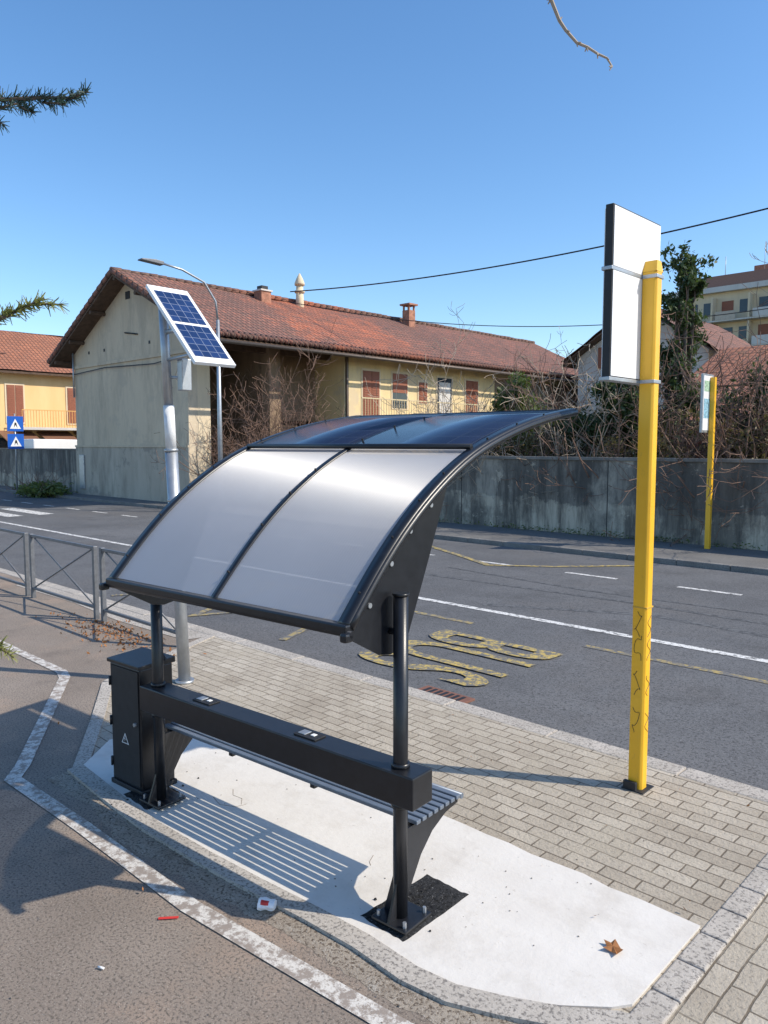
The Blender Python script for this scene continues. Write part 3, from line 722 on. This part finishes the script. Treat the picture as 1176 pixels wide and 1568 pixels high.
# ---------------------------------------------------------------- background houses
GH=root('gabled_house')
prism_y('walls',[(-21.6,-.1),(-14.6,-.1),(-14.6,6.9),(-18.1,9.1),(-21.6,6.9)],38,48,M['pale'],GH)
slope('roof_l',-22.3,6.65,-18.1,9.4,37.3,48.5,M['tile'],GH,M['wood']); slope('roof_r',-13.9,6.65,-18.1,9.4,37.3,48.5,M['tile'],GH,M['wood'])
box('window',-19.9,-19.2,37.93,37.997,6.3,7.3,M['glass'],GH); box('window_frame_l',-20.0,-19.9,37.9,37.997,6.25,7.35,M['whitepl'],GH); box('shutter_l',-20.4,-20.02,37.92,37.997,6.25,7.35,M['shut'],GH)
LH=root('red_roof_house')
box('walls',-11.5,8,29,36,-.1,4.4,M['pale'],LH)
def slope_x(name,y0,z0,y1,z1,x0,x1,mat,parent):
    d=math.hypot(y1-y0,z1-z0)
    return mesh(name,[(x0,y0,z0),(x1,y0,z0),(x1,y1,z1),(x0,y1,z1)],[(0,1,2,3)],mat,parent,uv=[(0,0),(x1-x0,0),(x1-x0,d),(0,d)])
slope_x('roof_front',28.3,4.3,32.5,6.1,-12,8.5,M['tile2'],LH); slope_x('roof_back',36.7,4.3,32.5,6.1,-12,8.5,M['tile2'],LH)
prism_x('gable_end',[(29,4.4),(36,4.4),(32.5,5.9)],-11.5,-11.3,M['pale'],LH)
for x in (-9,-5,-1): box('window',x,x+1,28.95,28.997,1.4,2.8,M['shut'],LH)
box('chimney',-7,-6.4,31,31.6,5.4,6.6,brick,LH,.02)
LS=root('garden_shed')
box('walls',-9.4,-4,22.5,26,-.1,3.0,simple('shed_red',(.3,.08,.05)),LS); slope_x('roof',22.0,2.9,26.4,4.1,-9.8,-3.6,M['tile2'],LS); slope_x('roof_back',28,3.2,26.4,4.1,-9.8,-3.6,M['tile2'],LS)
AB=root('apartment_block')
box('body',-41,-2,93,108,-.1,19.8,M['cream'],AB)
box('attic',-40,-3,95,106,20.4,22.2,simple('attic_brown',(.22,.12,.09)),AB); box('cornice',-41.6,-1.4,92.3,108.6,19.802,20.4,M['pale'],AB)
fl=3.05; bal=simple('bal',(.5,.42,.33))
for f in range(6):
    zb=1.2+f*fl
    box('balcony_slab',-38,-4,91.6,92.998,zb-.15,zb,M['pale'],AB)
    for k in range(9):
        x=-38.5+k*4.1
        box('window',x,x+1.3,92.94,92.997,zb+.15,zb+2.3,M['glass'] if (k+f)%3 else M['shut'],AB)
        box('window_b',x+2.0,x+2.9,92.94,92.997,zb+.9,zb+2.3,M['glass'],AB)
        box('balcony_front',x-.2,x+2.0,91.55,91.6,zb,zb+.95,bal if k%2 else M['pale'],AB)
        box('partition',x+3.3,x+3.5,91.7,92.99,zb,zb+2.7,M['cream'],AB)
for x in (-33,-24,-12): box('roof_chimney',x,x+1.6,99,100.5,22.2,23.6,brick,AB)
for x,h in ((-36,25),(-31.5,26),(-27,28.5)): tubeo('antenna',[(x,98,22.2),(x,98,h)],.04,M['galv'],AB,5)
# ---------------------------------------------------------------- far street lamp
SL=root('street_lamp',(-21.8,14.9,0))
tubeo('pole',[(0,0,0),(0,0,3),(0,0,6.3)],[.09,.075,.055],M['galv'],SL,12)
tubeo('arm',[(0,0,6.3),(0,-.08,6.9),(0,-.5,7.45),(0,-1.3,7.72),(0,-2.0,7.8)],.035,M['galv'],SL,10)
bev(prism_x('lamp_head',[(-2.0,7.84),(-2.3,7.86),(-2.75,7.82),(-2.78,7.77),(-2.0,7.73)],-.13,.13,M['grayrail'],SL),.02)
TS=root('pedestrian_crossing_sign',(-38.8,14.75,0))
tubeo('pole',[(0,0,0),(0,0,3.7)],.035,M['galv'],TS,8)
for z in (2.85,2.0):
    box('plate',.04,.06,-.38,.38,z,z+.72,M['blue'],TS)
    mesh('white_triangle',[(.063,-.26,z+.12),(.063,.26,z+.12),(.063,0,z+.6)],[(0,1,2)],M['whitepl'],TS)
    mesh('figure',[(.066,-.08,z+.16),(.066,.0,z+.3),(.066,.1,z+.16),(.066,.04,z+.42),(.066,-.03,z+.42)],[(0,1,2,3,4)],M['blackm'],TS)
# ---------------------------------------------------------------- overhead cables
def w(X,Y,z): return (.7236*X-.6902*Y,.6902*X+.7236*Y,z)
def toW(X,Y,z): return Vector(w(X,Y,z))
OC=root('overhead_cable')
def cable(a,b,sag,r):
    pts=[]
    for k in range(31):
        t=k/30; p=Vector(a).lerp(Vector(b),t); p.z-=sag*4*t*(1-t); pts.append(p)
    tubeo('cable',pts,r,M['blackm'],OC,5)
cable(w(14.6,22,9.75),w(-4.3,36,9.2),.55,.028)
cable(w(14.0,26,6.9),w(-4,33,8.2),.9,.016)
cable(w(-30,45,9.5),w(-17.5,36,6.4),.5,.02)
# ---------------------------------------------------------------- vegetation
def rand_dir(r):
    while True:
        v=Vector((r.uniform(-1,1),r.uniform(-1,1),r.uniform(-1,1)))
        if .05<v.length<1: return v.normalized()
def grow(V,F,p,d,ln,r,depth,rn,wig=.25,up=.1,kids=3,seg=3,ratio=.62,rmin=.006):
    n=4; pts=[p.copy()];rr=[r]; q=p.copy();dd=d.copy()
    for i in range(n):
        dd=(dd+rand_dir(rn)*wig+Vector((0,0,up))).normalized(); q=q+dd*ln/n; pts.append(q.copy()); rr.append(max(rmin,r*(1-.6*(i+1)/n)))
    tube(V,F,pts,rr,seg if depth<2 else 5,cap=False)
    if depth>0:
        for k in range(kids):
            i=rn.randint(1,n); nd=(dd*.7+rand_dir(rn)*.8).normalized()
            grow(V,F,pts[i],nd,ln*ratio*rn.uniform(.7,1.2),rr[i]*.7,depth-1,rn,wig,up,kids,seg,ratio,rmin)
def bare_shrub(name,x,y,h,seed,mat,stems=14,spread=.8,depth=3,thick=.03):
    rn=random.Random(seed);V=[];F=[]
    for k in range(stems):
        a=rn.uniform(0,6.28);t=rn.uniform(0,spread)
        d=Vector((math.cos(a)*t,math.sin(a)*t,1)).normalized()
        grow(V,F,Vector((rn.uniform(-.3,.3),rn.uniform(-.3,.3),0)),d,h*.62*rn.uniform(.7,1.1),thick,depth,rn,.25,.06,3,3,.55,.007)
    return mesh(name,V,F,mat,None,loc=(x,y,-.1))
def leaves(V,F,c,rad,n,size,rn):
    for _ in range(n):
        p=Vector((rn.gauss(c[0],rad[0]*.5),rn.gauss(c[1],rad[1]*.5),rn.gauss(c[2],rad[2]*.5)))
        a=rand_dir(rn);b=a.cross(rand_dir(rn))
        if b.length<.1: continue
        b.normalize(); s=size*rn.uniform(.6,1.4); o=len(V)
        for q in (p-a*s,p+b*s*.45,p+a*s,p-b*s*.45): V.append((q.x,q.y,q.z))
        F.append((o,o+1,o+2,o+3))
def leafy(name,x,y,blobs,n,size,mat,seed,k=10):
    P=root(name,(x,y,-.1)); rn=random.Random(seed);V=[];F=[];V2=[];F2=[]
    for (cx,cy,cz,rx,ry,rz_) in blobs:
        for _ in range(k):
            d=rand_dir(rn)*rn.uniform(.35,1.1); c=(cx+d.x*rx,cy+d.y*ry,cz+d.z*rz_)
            leaves(V,F,c,(rx*.42,ry*.42,rz_*.42),n//k,size,rn)
            tube(V2,F2,[(cx*.5,cy*.5,cz*.7),(cx,cy,cz),c],[.03,.02,.008],4,False)
        tube(V2,F2,[(cx*.3,cy*.3,0),(cx*.7,cy*.7,cz*.5),(cx,cy,cz)],[.06,.05,.02],6)
    mesh('foliage',V,F,mat,P); mesh('stems',V2,F2,M['bark'],P)
    return P
bare_shrub('bare_shrub',-23.0,18.0,5.6,1,M['twig'],34,1.3)
bare_shrub('bare_shrub',-21.8,18.2,4.2,2,M['twig'],20,1.0)
bare_shrub('bare_shrub',-24.0,17.8,4.2,31,M['twig'],18,1.0)
bare_shrub('bare_tree',-15.2,20.5,5.4,3,M['twigl'],7,.5,4,.045)
bare_shrub('bare_shrub',-14.4,18.3,4.8,4,M['twigl'],16,.8)
bare_shrub('bare_shrub',-12.9,18.2,4.6,5,M['twigl'],18,.9)
bare_shrub('bare_shrub',-11.6,18.0,4.8,6,M['twig'],20,.9)
bare_shrub('bare_shrub',-10.4,18.3,5.0,7,M['twigl'],18,.8)
bare_shrub('bare_shrub',-9.2,18.1,4.8,8,M['twig'],20,.9)
bare_shrub('bare_shrub',-7.6,18.2,4.6,9,M['twig'],22,.9)
bare_shrub('bare_shrub',-6.2,18.4,5.0,10,M['twig'],24,1.0)
bare_shrub('bare_shrub',-4.9,18.6,5.4,11,M['twig'],24,1.0)
bare_shrub('bare_tree',-6.3,24,9.6,12,M['twigl'],4,.35,4,.05)
bare_shrub('bare_tree',-3.6,21,8.0,13,M['twigl'],4,.4,4,.05)
leafy('green_shrub',-12.7,19.2,[(0,0,2.9,.9,.8,1.0),(.8,.3,2.4,.8,.8,.8),(-.3,0,3.8,.5,.5,.6)],1800,.08,M['leafg'],21)
leafy('laurel_bush',-9.9,18.9,[(0,0,2.7,1.0,.8,1.0),(1.0,0,2.6,.9,.8,1.1),(-1,.2,2.2,.8,.8,.7),(.5,.1,3.6,.7,.6,.6)],2400,.075,M['leafd'],22,14)
leafy('olive_bush',-14.5,18.4,[(0,0,1.9,1.0,.6,.7),(1.4,0,2.0,.9,.6,.7),(2.6,.1,1.9,.9,.6,.7),(4.0,0,2.1,1,.6,.8)],1000,.06,M['leafo'],23)
leafy('olive_bush',-8.6,18.1,[(0,0,2.0,1.0,.6,.8),(1.4,0,2.2,.9,.6,.9),(2.8,.1,2.4,1.0,.6,1.1)],1100,.06,M['leafo'],24)
rn=random.Random(77); bl=[]; z=2.4
while z<7.2:
    rr=.60-.06*(z-2.4)+rn.uniform(-.12,.14)
    bl.append((rn.uniform(-.32,.32),rn.uniform(-.3,.3),z,rr,rr,.42)); z+=.28
bl+= [(.5,.1,3.4,.5,.4,.4),(-.5,0,2.9,.5,.4,.5),(.35,0,6.3,.28,.25,.25),(-.4,0,4.6,.35,.3,.4)]
leafy('evergreen_tree',-8.6,20.4,bl,360,.07,M['leafd'],25,9)
leafy('evergreen_tree',-5.4,20.0,[(0,0,3.9,1.1,.8,1.0),(1.2,0,3.4,1.0,.8,1.0),(-1.0,0,3.0,1.0,.8,.9),(0,0,2.4,1.2,.8,.8)],1800,.085,M['leafd'],26,18)
leafy('hedge',-3.4,19.2,[(0,0,2.3,1.2,.6,.9),(2,0,2.4,1.2,.6,.9)],1000,.08,M['leafg'],27)
P=root('cut_branch_pile',(-34.8,14.2,0)); V=[];F=[];rn=random.Random(5)
for k in range(14): leaves(V,F,(rn.uniform(-1.6,1.6),rn.uniform(-.8,.8),.2),(.6,.5,.25),110,.11,rn)
mesh('foliage',V,F,M['leafg'],P)
V=[];F=[]
for k in range(25): grow(V,F,Vector((rn.uniform(-1,1),rn.uniform(-.5,.5),.1)),Vector((rn.uniform(-1,1),rn.uniform(-.6,.6),.2)).normalized(),1.0,.02,1,rn)
mesh('twigs',V,F,M['twig'],P)
V=[];F=[];rn=random.Random(9)
for k in range(170):
    x=rn.uniform(-24,4); leaves(V,F,(x,16.88,.05),(.3,.08,.1),14,.03,rn)
mesh('weeds',V,F,M['leafg'],None)
V=[];F=[]
for k in range(420):
    a,b=rn.gauss(0,.55),rn.gauss(0,.14); leaves(V,F,(-8.35+a,4.2+b*1.2-.05*a,.012),(.02,.02,.006),1,.022,rn)
for k in range(46):
    leaves(V,F,(rn.uniform(-6,-1.2),rn.uniform(.9,4.8),.026),(.01,.01,.004),1,rn.uniform(.004,.012),rn)
mesh('fallen_leaves',V,F,M['leafbrown'],None)
V=[];F=[]
for k in range(420):
    x,y=rn.uniform(-7,-1),rn.uniform(.9,4.9); s=rn.uniform(.0015,.005)
    z=.018 if (2.3<y<3.4 and -5<x<-1.3) else .005
    addbox(V,F,x,x+s*rn.uniform(1,2),y,y+s,z,z+s*.7)
mesh('gravel_bits',V,F,simple('grit',(.25,.21,.17),.9,0,.5,40),None)
V=[];F=[]
for k in range(60):
    cx,cy=(-2.29,2.62) if k%2 else (-4.24,2.36)
    x,y=cx+rn.gauss(0,.08),cy+rn.gauss(0,.13); s=rn.uniform(.005,.012)
    o=len(V)
    for q in ((-1,-1,0),(1,-.8,0),(.9,1,0),(-1,.9,0),(-.5,-.6,1),(.6,-.4,.9),(.4,.6,1.1),(-.6,.5,.8)): V.append((x+q[0]*s*.7,y+q[1]*s*.6,.018+q[2]*s*.9))
    F+=[tuple(o+i for i in f) for f in ((0,3,2,1),(4,5,6,7),(0,1,5,4),(1,2,6,5),(2,3,7,6),(3,0,4,7))]
mesh('asphalt_crumbs',V,F,M['patch'],None)
V=[(0,0,.03),(.03,.015,.024),(.05,.0,.035),(.038,-.03,.026),(.045,-.05,.036),(.012,-.035,.025),(-.025,-.045,.034),(-.02,-.015,.025),(-.045,.005,.036),(-.018,.02,.026),(-.01,.042,.036)]
mesh('maple_leaf',V,[(0,i,i+1) for i in range(1,10)]+[(0,10,1)],M['leafbrown'],None,loc=(-1.463,2.975,0))
V=[];F=[];rn=random.Random(2)
for j in range(7):
    for k in range(14):
        a=k/14*6.283; r=.035*(1-.25*j/6)*(1+.28*noise.noise(Vector((math.cos(a)*2,math.sin(a)*2,j*.5)))); V.append((j*.013+.01*noise.noise(Vector((k,j,1))),math.cos(a)*r,math.sin(a)*r*.75+.03))
for j in range(6):
    for k in range(14): F.append((j*14+k,j*14+(k+1)%14,(j+1)*14+(k+1)%14,(j+1)*14+k))
F.append(tuple(6*14+k for k in range(14)))
cup=mesh('crumpled_paper_cup',V,F,[M['whitepl'],M['red']],None,loc=(-2.82,2.1,.004)); cup.rotation_euler=(0,0,.6)
for p in cup.data.polygons[14:56]: p.material_index=1 if p.index%14 in (4,5) else 0
def butt(x,y,a):
    tubeo('cigarette_butt',[(x,y,.01),(x+.03*math.cos(a),y+.03*math.sin(a),.01)],.0045,M['whitepl'],None,8)
butt(-2.98,1.38,.4); butt(-3.05,2.3,1); butt(-5.9,1.4,2)
# conifer beside the camera, trunk left of the frame
PT=root('pine_tree'); V=[];F=[]
base=toW(-2.9,2.2,0)
tube(V,F,[base,base+Vector((.03,0,2)),base+Vector((0,.05,4.5)),base+Vector((0,0,8))],[.16,.13,.09,.02],12)
rn=random.Random(11); NV=[];NF=[];YV=[];YF=[]
def needles(V,F,p,d,n,ln,wd=.0018):
    for _ in range(n):
        a=(rand_dir(rn)*.9+d*.75).normalized()*ln*rn.uniform(.6,1.1); b=a.cross(rand_dir(rn)).normalized()*wd; o=len(V)
        for q in (p-b,p+b,p+a+b*.4,p+a-b*.4): V.append((q.x,q.y,q.z))
        F.append((o,o+1,o+2,o+3))
def nbranch(pts,NVV,NFF,ln=.03,dens=9,r=.004):
    P=[Vector(p) for p in pts]; tube(V,F,P,[r]*(len(P)-1)+[r*.5],6)
    for a,b in zip(P[:-1],P[1:]):
        m=max(2,int((b-a).length/.008))
        for i in range(m): needles(NVV,NFF,a.lerp(b,i/m),(b-a).normalized(),dens,ln)
def side_twigs(a,b,k,NVV,NFF,tl=.1,dens=8):
    for i in range(k):
        p=a.lerp(b,(i+.5)/k); d=((b-a).normalized()+rand_dir(rn)*.8).normalized(); nbranch([p,p+d*tl*.5,p+d*tl],NVV,NFF,.026,dens,.0025)
b1=[toW(-2.85,2.15,2.82),toW(-1.6,1.8,2.86),toW(-.98,1.76,2.92),toW(-.86,1.75,2.95),toW(-.75,1.75,2.955),toW(-.67,1.75,2.955)]
tube(V,F,b1[:3],[.02,.010,.006],6); nbranch(b1[2:],NV,NF,dens=9); side_twigs(b1[2],b1[5],6,NV,NF,.07)
b2=[toW(-2.85,2.15,2.4),toW(-1.7,1.9,2.42),toW(-1.0,1.8,2.44),toW(-.88,1.8,2.49),toW(-.78,1.8,2.535)]
tube(V,F,b2[:3],[.02,.010,.006],6); nbranch(b2[2:],YV,YF,dens=8); side_twigs(b2[2],b2[4],4,YV,YF,.07)
b3=[toW(-2.9,2.2,1.5),toW(-1.7,1.9,1.6),toW(-.97,1.8,1.70),toW(-.91,1.8,1.73)]
tube(V,F,b3[:3],[.02,.010,.006],6); nbranch(b3[2:],YV,YF,dens=9); side_twigs(b3[1].lerp(b3[2],.85),b3[3],4,YV,YF,.06)
for k in range(26):
    z=1.6+k*.24; a=rn.uniform(0,6.28)
    d=Vector((math.cos(a),math.sin(a),.05))
    if d.dot(toW(1,.1,0).normalized())>.1: d=-d
    ln=(9-z)*.16; p=base+Vector((0,0,z)); q=p+d*ln
    tube(V,F,[p,p.lerp(q,.5)+Vector((0,0,.05)),q],[.02,.012,.004],5)
    for i in range(12): needles(NV,NF,p.lerp(q,.3+.7*i/12),d,14,.06)
mesh('wood',V,F,M['bark'],PT); mesh('needles_blue',NV,NF,M['needle'],PT); mesh('needles_yellow',YV,YF,M['needley'],PT)
BT=root('bare_tree'); V=[];F=[]
b=toW(2.6,-2.2,0)
tube(V,F,[b,b+Vector((0,0,3)),b+Vector((.1,0,5.5)),b+Vector((0,.1,8))],[.15,.12,.08,.02],10)
tube(V,F,[b+Vector((.05,0,4.6)),toW(1.9,0,5.0),toW(1.0,2.2,4.75),toW(.55,3.0,4.3),toW(.60,3.02,3.95)],[.05,.035,.018,.009,.008],8)
hang=[(.60,3.02,3.95),(.625,3.03,3.86),(.66,3.04,3.79),(.685,3.04,3.755),(.73,3.05,3.715),(.77,3.05,3.70),(.81,3.05,3.675),(.845,3.05,3.66),(.865,3.05,3.63)]
tube(V,F,[toW(*h) for h in hang],[.008,.007,.0065,.006,.0055,.005,.0045,.004,.003],6)
rn=random.Random(4)
for h in hang[1:]:
    for k in range(2):
        d=rand_dir(rn); p=toW(*h); tube(V,F,[p,p+d*.018],[.004,.002],5)
for k in range(12):
    grow(V,F,b+Vector((0,0,4.5+k*.25)),(rand_dir(rn)+Vector((0,0,.4))).normalized(),1.6,.03,2,rn)
mesh('branches',V,F,M['twigl'],BT)
# ---------------------------------------------------------------- light / world / camera
S=Vector((.649,.385,.656)).normalized()
wd=bpy.data.worlds.new('World'); scene.world=wd; wd.use_nodes=True; nt=wd.node_tree
bg=nt.nodes['Background']; sky=nt.nodes.new('ShaderNodeTexSky'); sky.sky_type='NISHITA'; sky.sun_disc=False
sky.sun_elevation=math.asin(S.z); sky.sun_rotation=math.atan2(S.x,S.y); sky.air_density=1.0; sky.dust_density=.6; sky.ozone_density=2.2; sky.altitude=250
hs=nt.nodes.new('ShaderNodeHueSaturation'); hs.inputs['Saturation'].default_value=1.2; hs.inputs['Value'].default_value=1.45
nt.links.new(sky.outputs[0],hs.inputs['Color'])
nt.links.new(hs.outputs[0],bg.inputs['Color']); bg.inputs['Strength'].default_value=.15
sl=bpy.data.lights.new('sun','SUN'); sl.energy=5.0; sl.angle=math.radians(.53); sl.color=(1,.92,.79)
so=bpy.data.objects.new('sun',sl); so.rotation_euler=S.to_track_quat('Z','Y').to_euler(); COL.objects.link(so)
cd=bpy.data.cameras.new('camera'); co=bpy.data.objects.new('camera',cd); COL.objects.link(co)
co.location=(0,0,2.2); co.rotation_euler=(math.pi/2-math.atan(.0876),0,math.asin(.6902))
cd.sensor_fit='VERTICAL'; cd.sensor_height=24; cd.lens=18; cd.clip_end=2000; cd.clip_start=.05
scene.camera=co
scene.view_settings.view_transform='Standard'; scene.view_settings.look='None'; scene.view_settings.exposure=0
